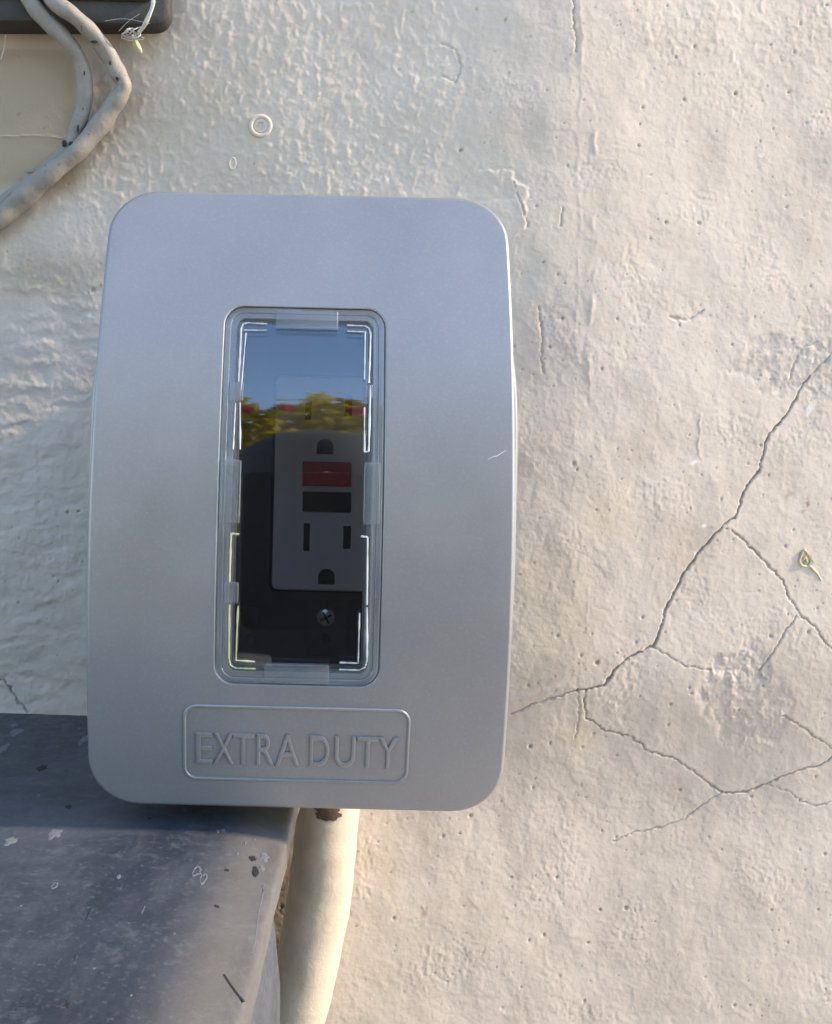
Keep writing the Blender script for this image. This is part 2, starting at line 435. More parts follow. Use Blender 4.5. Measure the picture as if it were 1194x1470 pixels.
    for k in range(1500):
        a, b_ = rng.choice(ix), rng.choice(iz)
        ppx, ppy = px[b_, a], py[b_, a]
        if ppx < 640 and ppy < 700 and rng.rand() < .7: continue
        r = .28 + .5 * rng.rand() ** 2.6 + (.5 if rng.rand() < .03 else 0); dep = r * (.6 + .5 * rng.rand())
        n = int(r / st) + 2
        sl = (slice(max(b_ - n, 0), b_ + n + 1), slice(max(a - n, 0), a + n + 1))
        e = 1 + .5 * rng.rand(); q = rng.rand() * 3.14
        dx, dz = X[sl] - xs[a], Z[sl] - zs[b_]
        dd = np.hypot(dx * math.cos(q) + dz * math.sin(q), (-dx * math.sin(q) + dz * math.cos(q)) * e) / r
        h[sl] -= dep * sstep(1.05, .35, dd)
        wear[sl][..., 0] = np.maximum(wear[sl][..., 0], .5 * rng.rand() * sstep(.95, .4, dd))
    # --- cracks
    cxw = px + 2.2 * perlin(px / 9, py / 9, 61) + 1.1 * perlin(px / 4, py / 4, 62)
    cyw = py + 2.2 * perlin(px / 9, py / 9, 63) + 1.1 * perlin(px / 4, py / 4, 64)
    for pts, hw, dep, dirt in CRACKS:
        p = np.array(pts, float)
        sel = (px > p[:, 0].min() - 30) & (px < p[:, 0].max() + 30) & (py > p[:, 1].min() - 30) & (py < p[:, 1].max() + 30)
        qx, qy = cxw[sel], cyw[sel]; best = np.full(qx.shape, 1e9)
        for a, b_ in zip(p[:-1], p[1:]):
            ab = b_ - a; L = (ab ** 2).sum()
            tt = np.clip(((qx - a[0]) * ab[0] + (qy - a[1]) * ab[1]) / L, 0, 1)
            best = np.minimum(best, np.hypot(qx - a[0] - tt * ab[0], qy - a[1] - tt * ab[1]))
        wv = .62 * hw * np.clip(1 + .9 * perlin(px[sel] / 26, py[sel] / 26, 65) + .5 * perlin(px[sel] / 8, py[sel] / 8, 66), .15, 3)
        g_ = sstep(1.0, .25, best / (wv + .7))
        hs = h[sel]; hs -= .75 * dep * g_; hs += .04 * np.exp(-(best / 6) ** 2) * (dep > 0); h[sel] = hs
        ww = wear[sel]; ww[:, 0] = np.maximum(ww[:, 0], .64 * dirt * g_ ** 1.3); wear[sel] = ww
    # big step beside the crack that meets the cover
    m = np.exp(-((py - (1022 - (px - 735) * .36)) / 7) ** 2) * sstep(726, 736, px) * sstep(830, 800, px)
    h += .4 * np.exp(-((py - (1018 - (px - 735) * .36) + 9) / 6) ** 2) * sstep(720, 736, px) * sstep(830, 790, px)
    # --- stains with their own shapes, and painted shade in the tan
    def blot(cx, cy, ax, ay): return sstep(1.25, .2, np.hypot((wx - cx) / ax, (wy - cy) / ay))
    wear[..., 2] = np.maximum.reduce([.85 * blot(1157, 718, 4.5, 24) * sstep(-.2, .4, perlin(px / 6, py / 6, 71)), .16 * blot(985, 785, 55, 62), .10 * blot(930, 640, 60, 40), .5 * blot(605, 1310, 4, 7),.35*blot(1135,710,5,8)])
    tint[..., 0] = np.maximum.reduce([.85 * sm, .5 * blot(60, 395, 120, 40), .6 * blot(120, 70, 190, 60), .42 * sstep(480, 150, px) * sstep(340, 200, py), .35*blot(200,90,60,60)])  # tan grime plus shade around the enclosure and cables, put into the colour
    tint[..., 1] = np.maximum.reduce([.35 * blot(795, 870, 70, 120), .35 * blot(830, 1060, 40, 25), .45 * blot(1185, 535, 18, 16), .3 * blot(870, 740, 60, 60), .5*blot(1063,958,9,4), .5*blot(828,30,4,8)])
    tint[..., 2] = np.maximum.reduce([.9 * blot(990, 665, 9, 5), .9 * blot(1010, 754, 9, 5), .9 * blot(1165, 584, 4, 9), .6 * blot(1000, 790, 4, 3), .8 * blot(1098, 222, 4, 3)])
    wear[..., 1] = np.maximum(wear[..., 1], .30 * sstep(.15, .6, perlin(px / 70 + 9, py / 90, 72)) * (.5 + .5 * perlin(px / 14, py / 14, 73)))
    np.clip(wear, 0, 1, out=wear); np.clip(tint, 0, 1, out=tint)
    px0, py0 = to_px(X, Z); Y = -(macro(np.where(core > 0, px, px0), np.where(core > 0, py, py0)) + h * core)
    ny, nx = X.shape
    V = np.stack([X, Y, Z], -1).reshape(-1, 3) * MM
    idx = np.arange(nx * ny).reshape(ny, nx)
    F = np.stack([idx[:-1, :-1], idx[:-1, 1:], idx[1:, 1:], idx[1:, :-1]], -1).reshape(-1, 4)
    # far edges are folded back so that the wall has thickness
    me = bpy.data.meshes.new('wall')
    me.vertices.add(len(V)); me.vertices.foreach_set('co', V.ravel())
    me.loops.add(F.size); me.loops.foreach_set('vertex_index', F.ravel().astype(np.int32))
    me.polygons.add(len(F)); me.polygons.foreach_set('loop_start', np.arange(0, F.size, 4, dtype=np.int32))
    me.polygons.foreach_set('use_smooth', np.ones(len(F), bool))
    me.update(calc_edges=True); me.validate()
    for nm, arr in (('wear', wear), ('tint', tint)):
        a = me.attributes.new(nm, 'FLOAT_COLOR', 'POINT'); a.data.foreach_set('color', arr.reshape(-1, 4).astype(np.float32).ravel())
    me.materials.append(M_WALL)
    o = bpy.data.objects.new('stucco_wall', me); register(o, (0, 0, 0), None)
    tag(o, 'cracked cream painted stucco wall behind the grey outlet cover', 'wall')
build_wall()

# ------------------------------------------------------------------ outlet cover
XC = -0.85
ZT, ZB = 70.3, -92.6
ZC, HH, HW = (ZT + ZB) / 2, (ZT - ZB) / 2, 53.4
def fd(z): return 243 + .00235 * (z + 26) ** 2          # depth of the bowed lid face
def yd(d): return d - WALL_D
def onface(px, py, h=0.0):
    """photo pixel -> (x, z) on the lid face"""
    z = 0.0
    for _ in range(8): p = P(px, py, fd(z) - h); z = p[2]
    return p
cover = thing('outlet_cover', 'grey plastic weatherproof outlet cover embossed with two words, window in its lid', 'outlet cover', (XC, -30, ZB))

wt, wb = onface(438, 443)[2], onface(425, 982.5)[2]
wl, wr = onface(314.5, 712)[0], onface(549.5, 712)[0]
WX, WZ, WHW, WHH = (wl + wr) / 2, (wt + wb) / 2, (wr - wl) / 2, (wt - wb) / 2
def face_ring(o, dd=0.0): return [(x, yd(fd(z) + dd), z) for x, z in o]
def lid_ring(inset, dd=None, depth=None, grow=0.0):
    o = rr(XC, ZC, HW - inset, HH - inset, 13.0 - inset)
    return [(x, yd(depth if depth is not None else fd(z) + dd), z) for x, z in o]
def lerp_ring(a, b, t): return a * (1 - t) + b * t
hole = rr(WX, WZ, WHW + .25, WHH + .25, 4.9)
o1 = rr(XC, ZC, HW - 1.1, HH - 1.1, 11.9)
rings = [face_ring(rr(WX, WZ, WHW + .25, WHH + .25, 4.9), 3.0), face_ring(hole, .2), face_ring(rr(WX, WZ, WHW + .45, WHH + .45, 5.0), 0)]
h2 = rr(WX, WZ, WHW + .7, WHH + .7, 5.2)
rings.append(face_ring(h2))
for t in np.linspace(0, 1, 9)[1:]: rings.append(face_ring(lerp_ring(h2, o1, t)))
rings += [lid_ring(.9, .005), lid_ring(.62, .10), lid_ring(.28, .38), lid_ring(.06, .85), lid_ring(0, 1.4), lid_ring(0, None, 274.0)]
lid_v, lid_f = loft(rings)
lid = mesh('lid', lid_v, lid_f, M_LID, cover, angle=50)

# back flange with barrel-shaped sides, cup and plate
BH = 60.7
def base_ring(hw_s, hh_s, d, r=14):
    o = rr(XC, (71.0 - 95.0) / 2, BH - hw_s, 83.0 - hh_s, r, bulge=1.2 / BH, bz=-16 + 12, bk=40)
    return [(x, yd(d), z) for x, z in o]
def rect_ring(hw, hh, d, r=5, cx=None, cz=None):
    return [(x, yd(d), z) for x, z in rr(WX if cx is None else cx, WZ if cz is None else cz, hw, hh, r)]
rings = [rect_ring(36, 60, 309, 5), rect_ring(37, 61, 276.2, 6), base_ring(9, 9, 275.6, 8), base_ring(.9, .9, 275.4), base_ring(.25, .25, 275.7), base_ring(0, 0, 276.4), base_ring(0, 0, 283), base_ring(1, 1, 284), base_ring(14, 14, 285, 10), base_ring(15, 14, 316, 10)]
v, f = loft(rings)
base = mesh('base_flange', v, f, M_LID, cover, angle=50)
v, f = loft([rect_ring(36.3, 60.3, 309.2), rect_ring(36.3, 60.3, 313)], True, True)
plate = mesh('back_plate', v, f, M_DARK, cover)
v, f = loft([rect_ring(36.0, 60.1, 308.6, 5), rect_ring(36.9, 60.9, 277.0, 6)])
mesh('bounce_lining', v, f, plain('pale_bounce_lining', (.62, .62, .61), .5), cover)  # added lining, kept pale to bounce light onto the outlet
v, f = loft([[(x, yd(d), z) for x, z in rr(XC, ZC, 36, 62, 6)] for d in (314, 385)], True, True)
mesh('mounting_box', v, f, M_LID, cover)

# lettering and its border
def letters():
    cu = bpy.data.curves.new('lettering', 'FONT'); cu.body = 'EXTRA DUTY'; cu.size = 1.0
    tmp = bpy.data.objects.new('tmp', cu); COL.objects.link(tmp)
    adv = {}
    L = onface(282, 1070)[0]; R = onface(570, 1078)[0]
    zt, zb = onface(425, 1051)[2], onface(425, 1096)[2]
    # each letter on its own, laid out by measured pixel columns
    cols = {0: (281, 305), 1: (306, 336), 2: (334, 364), 3: (368, 394), 4: (395, 430), 5: None, 6: (444, 473), 7: (480, 510), 8: (512, 543), 9: (542, 571)}
    for i, ch in enumerate('EXTRA DUTY'):
        if ch == ' ': continue
        cu.body = ch; cu.resolution_u = 8; cu.offset = -.024
        co = np.zeros((0, 3)); fc = []
        for fill, ext, bev, z_ in (('BOTH', .03, .036, 0.0),):
            cu.fill_mode = fill; cu.extrude = ext; cu.bevel_depth = bev; cu.bevel_resolution = 1
            bpy.context.view_layer.update()
            me = bpy.data.meshes.new_from_object(tmp.evaluated_get(bpy.context.evaluated_depsgraph_get()))
            k0 = len(co); pts_ = np.array([q.co[:] for q in me.vertices])
            if len(pts_): co = np.vstack([co, pts_ + np.array([0, 0, z_])]); fc += [tuple(i_ + k0 for i_ in p.vertices) for p in me.polygons]
            bpy.data.meshes.remove(me)
        lo, hi = co.min(0), co.max(0)
        cx0, cx1 = cols[i]; my = 1051 + (cx0 - 282) * .027
        x0, x1 = onface(cx0, my + 22)[0], onface(cx1, my + 22)[0]
        z1, z0 = onface((cx0 + cx1) / 2, my)[2], onface((cx0 + cx1) / 2, my + 45)[2]
        sx, sz = (x1 - x0) / (hi[0] - lo[0]), (z1 - z0) / (hi[1] - lo[1])
        x = x0 + (co[:, 0] - lo[0]) * sx; z = z0 + (co[:, 1] - lo[1]) * sz
        hgt = (co[:, 2] - lo[2]) / (hi[2] - lo[2])
        y = yd(fd(z)) + .30 - .85 * hgt
        mesh('letter', np.stack([x, y, z], 1), fc, M_LID, lid, angle=20)
    bpy.data.objects.remove(tmp)
letters()
bt, bb = onface(425, 1014)[2], onface(425, 1123)[2]
bl, br = onface(262, 1065)[0], onface(588, 1072)[0]
def border_ring(ins, h):
    return face_ring(rr((bl + br) / 2, (bt + bb) / 2, (br - bl) / 2 - ins, (bt - bb) / 2 - ins, max(3.6 - ins, .5)), -h)
rings = [border_ring(0, -.1), border_ring(.10, .26), border_ring(.34, .44), border_ring(.66, .44), border_ring(.90, .26), border_ring(1.0, -.1)]
v, f = loft(rings); mesh('lettering_border', v, f, M_LID, lid, angle=60)
# a scuff on the lid
a, b_ = onface(700, 660), onface(727, 647)
pp = [a + (b_ - a) * t + np.array([0, -.03, .12 * math.sin(t * 9)]) for t in np.linspace(0, 1, 10)]
v, f = tube(pp, [.05 + .05 * math.sin(3.1 * t) for t in np.linspace(0, 1, 10)], 6); mesh('scuff_mark', v, f, plain('pale_scuff', (.75, .74, .72), .6), lid)

# clear window: stepped frame, highlight beads, tabs, lens
def win_ring(ins, h, r0=4.6): return face_ring(rr(WX, WZ, WHW - ins, WHH - ins, max(r0 - ins * .85, .35)), -h)
prof = [(i_, h_ - .36) for i_, h_ in [(.05, -1.5), (.05, .15), (.22, .42), (.55, .50), (1.25, .50), (1.45, .30), (1.60, .12), (2.2, .12), (2.35, .30), (2.6, .36), (2.9, .30), (3.05, .05), (3.1, -.9), (3.9, -1.1), (4.0, -2.4)]]
v, f = loft([win_ring(i, h) for i, h in prof]); wf = mesh('window_frame', v, f, M_FRAME, lid, angle=28)
# opaque seat under the clear frame (the lid's own rebate)
v, f = loft([win_ring(.0 - .2, -2.2), win_ring(2.6, -2.2), win_ring(3.3, -2.6), win_ring(4.2, -2.8), win_ring(4.2, -6)]); mesh('window_rebate', v, f, M_LID, lid, angle=40)
LIN = 4.05
v, f = loft([win_ring(3.0, -1.75), win_ring(4.15, -1.95), win_ring(4.15, -2.6)]); mesh('gasket', v, f, M_DARK, lid, angle=40)
v, f = loft([win_ring(1.40, -.6), win_ring(1.62, -.62)]); mesh('groove_seal', v, f, M_DARK, lid, angle=40)
def lens():
    n, m = 10, 40; mb = MB(); hw, hh = WHW - LIN, WHH - LIN
    for side, off in ((0, .7), (1, 2.3)):
        vs = [];
        for j in range(m + 1):
            z = WZ - hh + 2 * hh * j / m
            for i in range(n + 1):
                x = WX - hw + 2 * hw * i / n; vs.append((x, yd(fd(z) + off), z))
        fs = []
        for j in range(m):
            for i in range(n):
                a = j * (n + 1) + i; q = (a, a + 1, a + n + 2, a + n + 1); fs.append(q if side == 0 else q[::-1])
        mb.add(vs, fs)
    mb.build('lens', M_LENS, lid, angle=40)
lens()
def bead(pxs, r=.32, name='highlight_bead', mat=None, h=.05):  # pale strip laid along the frame as a painted highlight
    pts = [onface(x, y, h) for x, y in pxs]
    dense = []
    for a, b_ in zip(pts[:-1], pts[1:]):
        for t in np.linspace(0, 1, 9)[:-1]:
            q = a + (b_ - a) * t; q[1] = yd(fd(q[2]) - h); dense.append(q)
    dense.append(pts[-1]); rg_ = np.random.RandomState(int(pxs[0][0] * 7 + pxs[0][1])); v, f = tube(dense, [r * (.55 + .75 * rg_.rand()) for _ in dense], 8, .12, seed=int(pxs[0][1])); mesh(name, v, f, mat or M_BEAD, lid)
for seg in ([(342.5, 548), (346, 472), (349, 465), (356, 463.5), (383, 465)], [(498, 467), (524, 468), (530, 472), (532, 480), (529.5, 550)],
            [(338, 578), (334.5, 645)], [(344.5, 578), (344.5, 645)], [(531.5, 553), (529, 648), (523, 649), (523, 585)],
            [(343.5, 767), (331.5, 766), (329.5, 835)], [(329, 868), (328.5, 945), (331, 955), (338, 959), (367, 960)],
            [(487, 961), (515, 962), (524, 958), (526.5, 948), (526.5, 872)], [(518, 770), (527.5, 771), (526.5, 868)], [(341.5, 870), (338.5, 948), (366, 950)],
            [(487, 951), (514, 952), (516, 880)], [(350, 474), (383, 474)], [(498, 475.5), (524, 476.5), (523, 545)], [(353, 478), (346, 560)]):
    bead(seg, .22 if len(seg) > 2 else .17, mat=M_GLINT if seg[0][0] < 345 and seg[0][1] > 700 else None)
def tab(x0, x1, y0, y1, name='retaining_tab'):
    cx, cy = (x0 + x1) / 2, (y0 + y1) / 2
    A, B, C, D = onface(x0, cy), onface(x1, cy), onface(cx, y0), onface(cx, y1)
    gx, gz = (A[0] + B[0]) / 2, (C[2] + D[2]) / 2; hw, hh = (B[0] - A[0]) / 2, (C[2] - D[2]) / 2
    rs = []
    for ins, h in ((0, -1.2), (0, .04), (.12, .16), (.3, .20)):
        rs.append([(x, yd(fd(z) - h), z) for x, z in rr(gx, gz, hw - ins, hh - ins, .35, 3, 6, 10)])
    v, f = loft(rs, False, True); mesh(name, v, f, M_TAB, lid, angle=40)
tab(396, 485, 446, 473); tab(379, 472, 954, 980); tab(317, 345, 660, 751); tab(522, 545.5, 664, 753)
tab(330, 349, 549, 576, 'clip'); tab(523, 535, 552, 572, 'clip'); tab(322, 342, 836, 866, 'clip')

# ------------------------------------------------------------------ the outlet inside
OD = 305.5
def po(px, py, d=OD): return P(px, py, d)
oc = po(469.5, 695)
outlet = thing('electrical_outlet', 'ivory duplex outlet with red and black buttons behind the tinted window', 'outlet', (oc[0], oc[1], oc[2] - 34))
def oring(hw, hh, r, d, cx=0, cz=0): return [(x, yd(d), z) for x, z in rr(oc[0] + cx, oc[2] + cz, hw, hh, r, 5, 4, 6)]
v, f = loft([oring(16.6, 33.4, 2.0, 311), oring(16.6, 33.4, 2.0, 305.9), oring(16.2, 33.0, 1.8, OD)], False, True); body = mesh('face', v, f, M_OUT, outlet)
# dark recess round the face
v, f = loft([oring(17.6, 34.4, 2.0, 308.95), oring(16.4, 33.2, 1.8, 308.95)]); mesh('recess_gap', v, f, M_SLOT, outlet)
def piece(name, x0, x1, y0, y1, mat, proud=.4, r=.3, parent=None):
    a, b_ = po(x0, y1), po(x1, y0); a2, b2 = po((x0 + x1) / 2, y1), po((x0 + x1) / 2, y0); l2, r2 = po(x0, (y0 + y1) / 2), po(x1, (y0 + y1) / 2)
    cx, cz, hw, hh = (l2[0] + r2[0]) / 2, (a2[2] + b2[2]) / 2, (r2[0] - l2[0]) / 2, (b2[2] - a2[2]) / 2
    rs = [[(x, yd(OD - h), z) for x, z in rr(cx, cz, hw - i, hh - i, r, 3, 2, 2)] for i, h in ((0, -.3), (0, proud * .6), (min(.25, proud), proud))]
    v, f = loft(rs, False, True); return mesh(name, v, f, mat, parent or outlet)
def frame_slot(x0, x1, y0, y1):
    piece('slot', x0, x1, y0, y1, M_SLOT, .06, .25)
def dhole(cx, cy, up=True):
    c = po(cx, cy); r = 2.6; pts = []
    for k in range(17):
        a = math.pi * k / 16; pts.append((c[0] + r * math.cos(a), c[2] + r * math.sin(a) * .95))
    pts += [(c[0] - r, c[2] - 2.4), (c[0] + r, c[2] - 2.4)]
    v, f = loft([[(x, yd(OD + .3), z) for x, z in pts], [(x, yd(OD - .06), z) for x, z in pts]], False, True)
    mesh('ground_hole', v, f, M_SLOT, outlet)
piece('reset_button', 434, 504, 663, 698, M_RED, .7); piece('test_button', 434, 504, 706, 735, M_BLK, .6)
frame_slot(435.5, 444.5, 751, 791); frame_slot(492.5, 503.5, 755, 788); frame_slot(438, 447, 563, 603); frame_slot(495, 505, 567, 598)
dhole(468.5, 828); dhole(466.5, 641)
# screw, boss and small mouldings on the plate
def plate_piece(name, x0, x1, y0, y1, h=.8, r=.6, mat=None, par=None):
    d0 = 309.2; l, r_ = P(x0, (y0 + y1) / 2, d0), P(x1, (y0 + y1) / 2, d0); t, bo = P((x0 + x1) / 2, y0, d0), P((x0 + x1) / 2, y1, d0)
    cx, cz, hw, hh = (l[0] + r_[0]) / 2, (t[2] + bo[2]) / 2, (r_[0] - l[0]) / 2, (t[2] - bo[2]) / 2
    v, f = loft([[(x, yd(d0 + .1 - q), z) for x, z in rr(cx, cz, hw - i, hh - i, r, 4, 2, 2)] for i, q in ((0, 0), (0, h * .8), (.2, h))], False, True)
    return mesh(name, v, f, mat or M_DARK, par or plate)
plate_piece('screw_boss', 441, 500, 866, 941, 1.0)
plate_piece('moulded_lug', 351, 372, 872, 905, .7, 2.0); plate_piece('moulded_lug', 352, 368, 908, 928, .7, 1.5); plate_piece('moulded_lug', 354, 366, 846, 862, .6, 1.2)
def disc(c, r, d, h, name, mat, par, dome=.4, seg=24):
    rs = []
    for k, (rf, hf) in enumerate(((1, -.3), (1, .25), (.92, .6), (.7, .85), (.4, .97), (.12, 1.0))):
        rs.append([(c[0] + r * rf * math.cos(2 * math.pi * i / seg), yd(d - h * hf), c[2] + r * rf * math.sin(2 * math.pi * i / seg)) for i in range(seg)])
    v, f = loft(rs, False, True); return mesh(name, v, f, mat, par)
sc_c = P(467.5, 887, 307)
scr = disc(sc_c, 2.9, 308.2, 1.6, 'mounting_screw', M_MET, plate)
for ang in (.5, .5 + math.pi / 2):
    dx, dz = math.cos(ang), math.sin(ang)
    v, f = box(-2.0, 2.0, -.2, .25, -.28, .28)
    v = [(sc_c[0] + x * dx - z * dz, yd(306.75) + y, sc_c[2] + x * dz + z * dx) for x, y, z in v]; mesh('drive_slot', v, f, M_SLOT, plate)
disc(P(467, 918, 308), 1.7, 308.2, .25, 'screw_hole', M_SLOT, plate)

# ------------------------------------------------------------------ conduit under the cover
cpx = [(473, 1080), (471, 1140), (468, 1190), (463.5, 1240), (456, 1300), (443, 1370), (426, 1440), (405, 1510), (384, 1590), (366, 1690), (360, 1830)]
path = catmull([P(x, y, 341.5 if y < 1500 else 341.5) for x, y in cpx], 14)
path = [path[0] + np.array([0, 0, 6.0])] + path + [path[-1] + np.array([0, 0, -z]) for z in np.linspace(20, 1250, 30)]
v, f = tube(path, 11.1, 36, .012, seed=3)
cond = mesh('conduit', v, f, M_COND, None, angle=60)
tag(cond, 'cream painted conduit bending down from below the grey outlet cover', 'conduit')
def wallblob(c, nrm_y, rx, rz, n, rag, h, rng, tilt=0):
    pts = []
    for k in range(n):
        a = 2 * math.pi * k / n; q = 1 + rag * (rng.rand() - .5) * 2
        x, z = rx * q * math.cos(a), rz * q * math.sin(a)
        pts.append((x, z))
    return pts
# bare brown chip at its top
rng = np.random.RandomState(9)
ch = []
n = 26
for k in range(n):
    a = 2 * math.pi * k / n; q = 1 + .28 * (rng.rand() - .5) * 2
    ch.append((4.2 * q * math.cos(a), 3.4 * q * math.sin(a)))
c0 = P(470, 1163, 330)
cc = P(470, 1163, 341.5)
outer = []; inner = []
for x, z in ch:
    th = math.asin(max(-.95, min(.95, (x) / 11.1)))
    for lst, s, rr_ in ((outer, 1, 11.22), (inner, .6, 11.34)):
        xx = x * s; t2 = xx / 11.1
        lst.append((cc[0] + rr_ * math.sin(t2), cc[1] - rr_ * math.cos(t2), cc[2] + z * s * .8 + 3.2))
v, f = loft([[(x, y + .5, z) for x, y, z in outer], outer, inner], False, True)
mesh('paint_chip', v, f, plain('bare_brown_chip', (.10, .065, .04), .8, .4, 900), cond)

# ------------------------------------------------------------------ slate cabinet below
ZTOP = Pz(60, 1025, -94)[2]; ZTOP = -98.0
eA, eB = Pz(345, 1470, ZTOP - 2.4), Pz(421, 1165, ZTOP - 2.4)
def edge_x(y): return eA[0] + (eB[0] - eA[0]) * (y - eA[1]) / (eB[1] - eA[1])
cab = thing('metal_cabinet', 'slate grey painted cabinet with scuffed flat top below the outlet cover', 'cabinet', (-200, -170, GZ))
def cabinet():
    ys = np.concatenate([np.linspace(-212, 30, 120)])
    # profile left of the edge: (distance, drop)
    pr = [(-420, 0), (-300, 0), (-220, 0)] + [(-s, 0) for s in np.linspace(180, 30, 75)] + [(-s, 2.4 * ((30 - s) / 30) ** 2.2) for s in np.linspace(28, 1.4, 20)] + [(-.75, 2.45), (-.25, 2.75), (0, 3.2), (.1, 4.2), (.1, 9.5), (-1.5, 10.5)]
    V, D = [], []
    for y in ys:
        ex = edge_x(y)
        for s, dr in pr:
            lim = .0
            n_ = .03 * math.sin(s * .045 + y * .02)
            wob = .12 * math.sin(y * .11) + .06 * math.sin(y * .31 + 1)
            V.append((ex + s + (wob if s > -3 else 0), y, ZTOP - dr + (n_ if s < -3 else 0)))
            D.append(max(0, min(1, .6 * math.exp(-((s + 6) / 9.0) ** 2) if s > -60 else 0)))  # mask of the painted sunlit band by the right edge
    n = len(pr); F = []
    for j in range(len(ys) - 1):
        for i in range(n - 1):
            a = j * n + i; F.append((a, a + 1, a + n + 1, a + n))
    top = mesh('top', V, F, M_CAB, cab, angle=40)
    at = top.data.attributes.new('edge_light', 'FLOAT', 'POINT'); at.data.foreach_set('value', np.array(D, np.float32))
    # body: right side leaning slightly out, back edge short of the wall
    yb = WALL_D * 0 + (228 - 355)
    yF = -211
    Vb = []; zz = [ZTOP - 8, ZTOP - 25, ZTOP - 60, ZTOP - 200, GZ + 1]
    off = [-.4, 1.6, 2.2, 3.5, 6]
    rings = []
    for z, o_ in zip(zz, off):
        ring = []
        for (x, y, r) in ((edge_x(yb) + o_, yb, 7), (-420, yb, 4), (-420, yF, 4), (edge_x(yF) + o_, yF, 5)):
            pass
        xr = lambda y: edge_x(y) + o_
        pts = []
        for k in range(7):
            a = math.pi / 2 * k / 6; pts.append((xr(yb) - 3 + 3 * math.cos(a), yb - 3 + 3 * math.sin(a)))
        pts += [(-420, yb), (-420, yF)]
        for y in np.linspace(yF, yb - 6, 10): pts.append((xr(y), y))
        rings.append([(x, y, z) for x, y in pts])
    v, f = loft(rings, True, True, flip=True)
    bo = mesh('body', v, f, M_CAB, cab, angle=40)
cabinet()
def drop(x, y):
    q = max(0.0, min(1.0, (30 + x - edge_x(y)) / 30)); return 2.4 * q ** 2.2
def ctop(px, py, h=.0):
    z = ZTOP
    for _ in range(5): p = Pz(px, py, z + .03 + h); z = ZTOP - drop(p[0], p[1])
    return p
def blob(name, px, py, rx, ry, mat, ring=False, seed=0):
    rng = np.random.RandomState(seed); n = 16; c = ctop(px, py)
    ax = abs(ctop(px + rx, py)[0] - c[0]); ay = abs(ctop(px, py - ry)[1] - c[1])
    q = 1 + .35 * (rng.rand(n) - .5) * 2
    ang = [2 * math.pi * k / n for k in range(n)]
    def R(s, z):
        o = [(c[0] + ax * s * q[k] * math.cos(a), c[1] + ay * s * q[k] * math.sin(a)) for k, a in enumerate(ang)]
        return [(x, y, ZTOP - drop(x, y) + z) for x, y in o]
    if ring: v, f = loft([R(1, -.2), R(.97, .06), R(.85, .11), R(.7, .09), R(.6, -.2)])
    else: v, f = loft([R(1, -.2), R(.95, .05), R(.7, .09), R(.3, .10)], False, True)
    mesh(name, v, f, mat, cab)
SP = [(24,1051,8,6,0),(19,1041,5,3,0),(5,1074,6,8,0),(113,1046,2,2,0),(119,1062,5,7,0),(66,1028,4,2,0),(78,1271,4,5,1),(282,1251,7,7,1),(291,1261,5,8,1),(79,1196,11,8,0),(55,1142,3,2,0),
      (320,1192,4,2,0),(313,1193,3,2,0),(170,1259,3,3,0),(188,1429,2,2,0),(379,1229,7,7,0),(341,1225,2,2,0),(376,1246,5,4,0),(15,1208,9,6,0),(365,1205,1.5,1.5,0),(352,1210,1.3,1.3,0),(135,1390,2,1.5,0),(30,1300,1.5,1.5,0),(250,1340,1.5,1.5,0)]
for k, (x, y, rx, ry, rg) in enumerate(SP): blob('paint_spot', x, y, rx, ry, M_SPOT, bool(rg), k)
for k, (x, y, rx, ry) in enumerate([(98,1158,5,3),(60,1103,9,5),(363,1232,5,4),(366,1252,5,9),(311,1301,4,2),(325,1249,4,2),(97,1442,3,4),(215,1175,3,1.5)]): blob('dark_spot', x, y, rx, ry, M_SCUFF, False, 50 + k)
def scratch(pts, r, mat):
    q = [ctop(x, y, -.02) for x, y in pts]; v, f = tube(q, r, 6); v = [(a, b, ZTOP - drop(a, b) + .03 + (c - ZTOP + drop(a, b) - .03) * .3) for a, b, c in v]; mesh('scratch', v, f, mat, cab)
scratch([(130, 1303), (126, 1313), (123, 1320)], .16, M_SCUFF); scratch([(108, 1370), (106, 1380)], .14, M_SCUFF)
scratch([(321, 1399), (330, 1413), (341, 1428), (350, 1438)], .28, M_SCUFF); scratch([(208, 1301), (203, 1312)], .12, M_SPOT)
scratch([(377, 1270), (378, 1280), (371, 1310), (366, 1350), (361, 1370)], .14, M_SPOT); scratch([(95, 1436), (97, 1448)], .12, M_SCUFF)

# ------------------------------------------------------------------ dark enclosure and cables, upper left
jr, jb = PW(247, 20, 0), PW(120, 49, 0)
JX1, JZ0, JY = jr[0], jb[2], 12.0
jbx = thing('enclosure', 'dark weathered plastic enclosure on the wall where the cables come out', 'enclosure', (JX1 - 60, 0, JZ0))
def jring(ins, y): return [(x, y, z) for x, z in rr(JX1 - 60, JZ0 + 55, 60 - ins, 55 - ins, 5.5 - ins * .5, 8, 8, 8)]
jy = wall_y(120, 49)
v, f = loft([jring(0, jy + 28), jring(0, jy - 8), jring(.5, jy - 9.2), jring(1.6, jy - 9.8)], False, True); mesh('housing', v, f, M_JB, jbx)
v, f = loft([[(x, jy - 9.7 - q, z) for x, z in rr(JX1 - 60, JZ0 + 57, 55 - i, 49 - i, 4 - i)] for i, q in ((0, 0), (0, 1.5), (.7, 2.2))], False, True); mesh('front_cover', v, f, M_JB, jbx)
GR = 'painted cables leaving the dark enclosure'
A = [(70, -60), (70, -25), (76, 0), (104, 21), (130, 46), (153, 76), (167, 101), (177, 118), (176, 131), (161, 153), (139, 185), (111, 217), (76, 245), (46, 271), (18, 298), (-14, 324), (-60, 350), (-130, 372), (-300, 400), (-700, 410), (-1300, 400), (-1900, 405)]
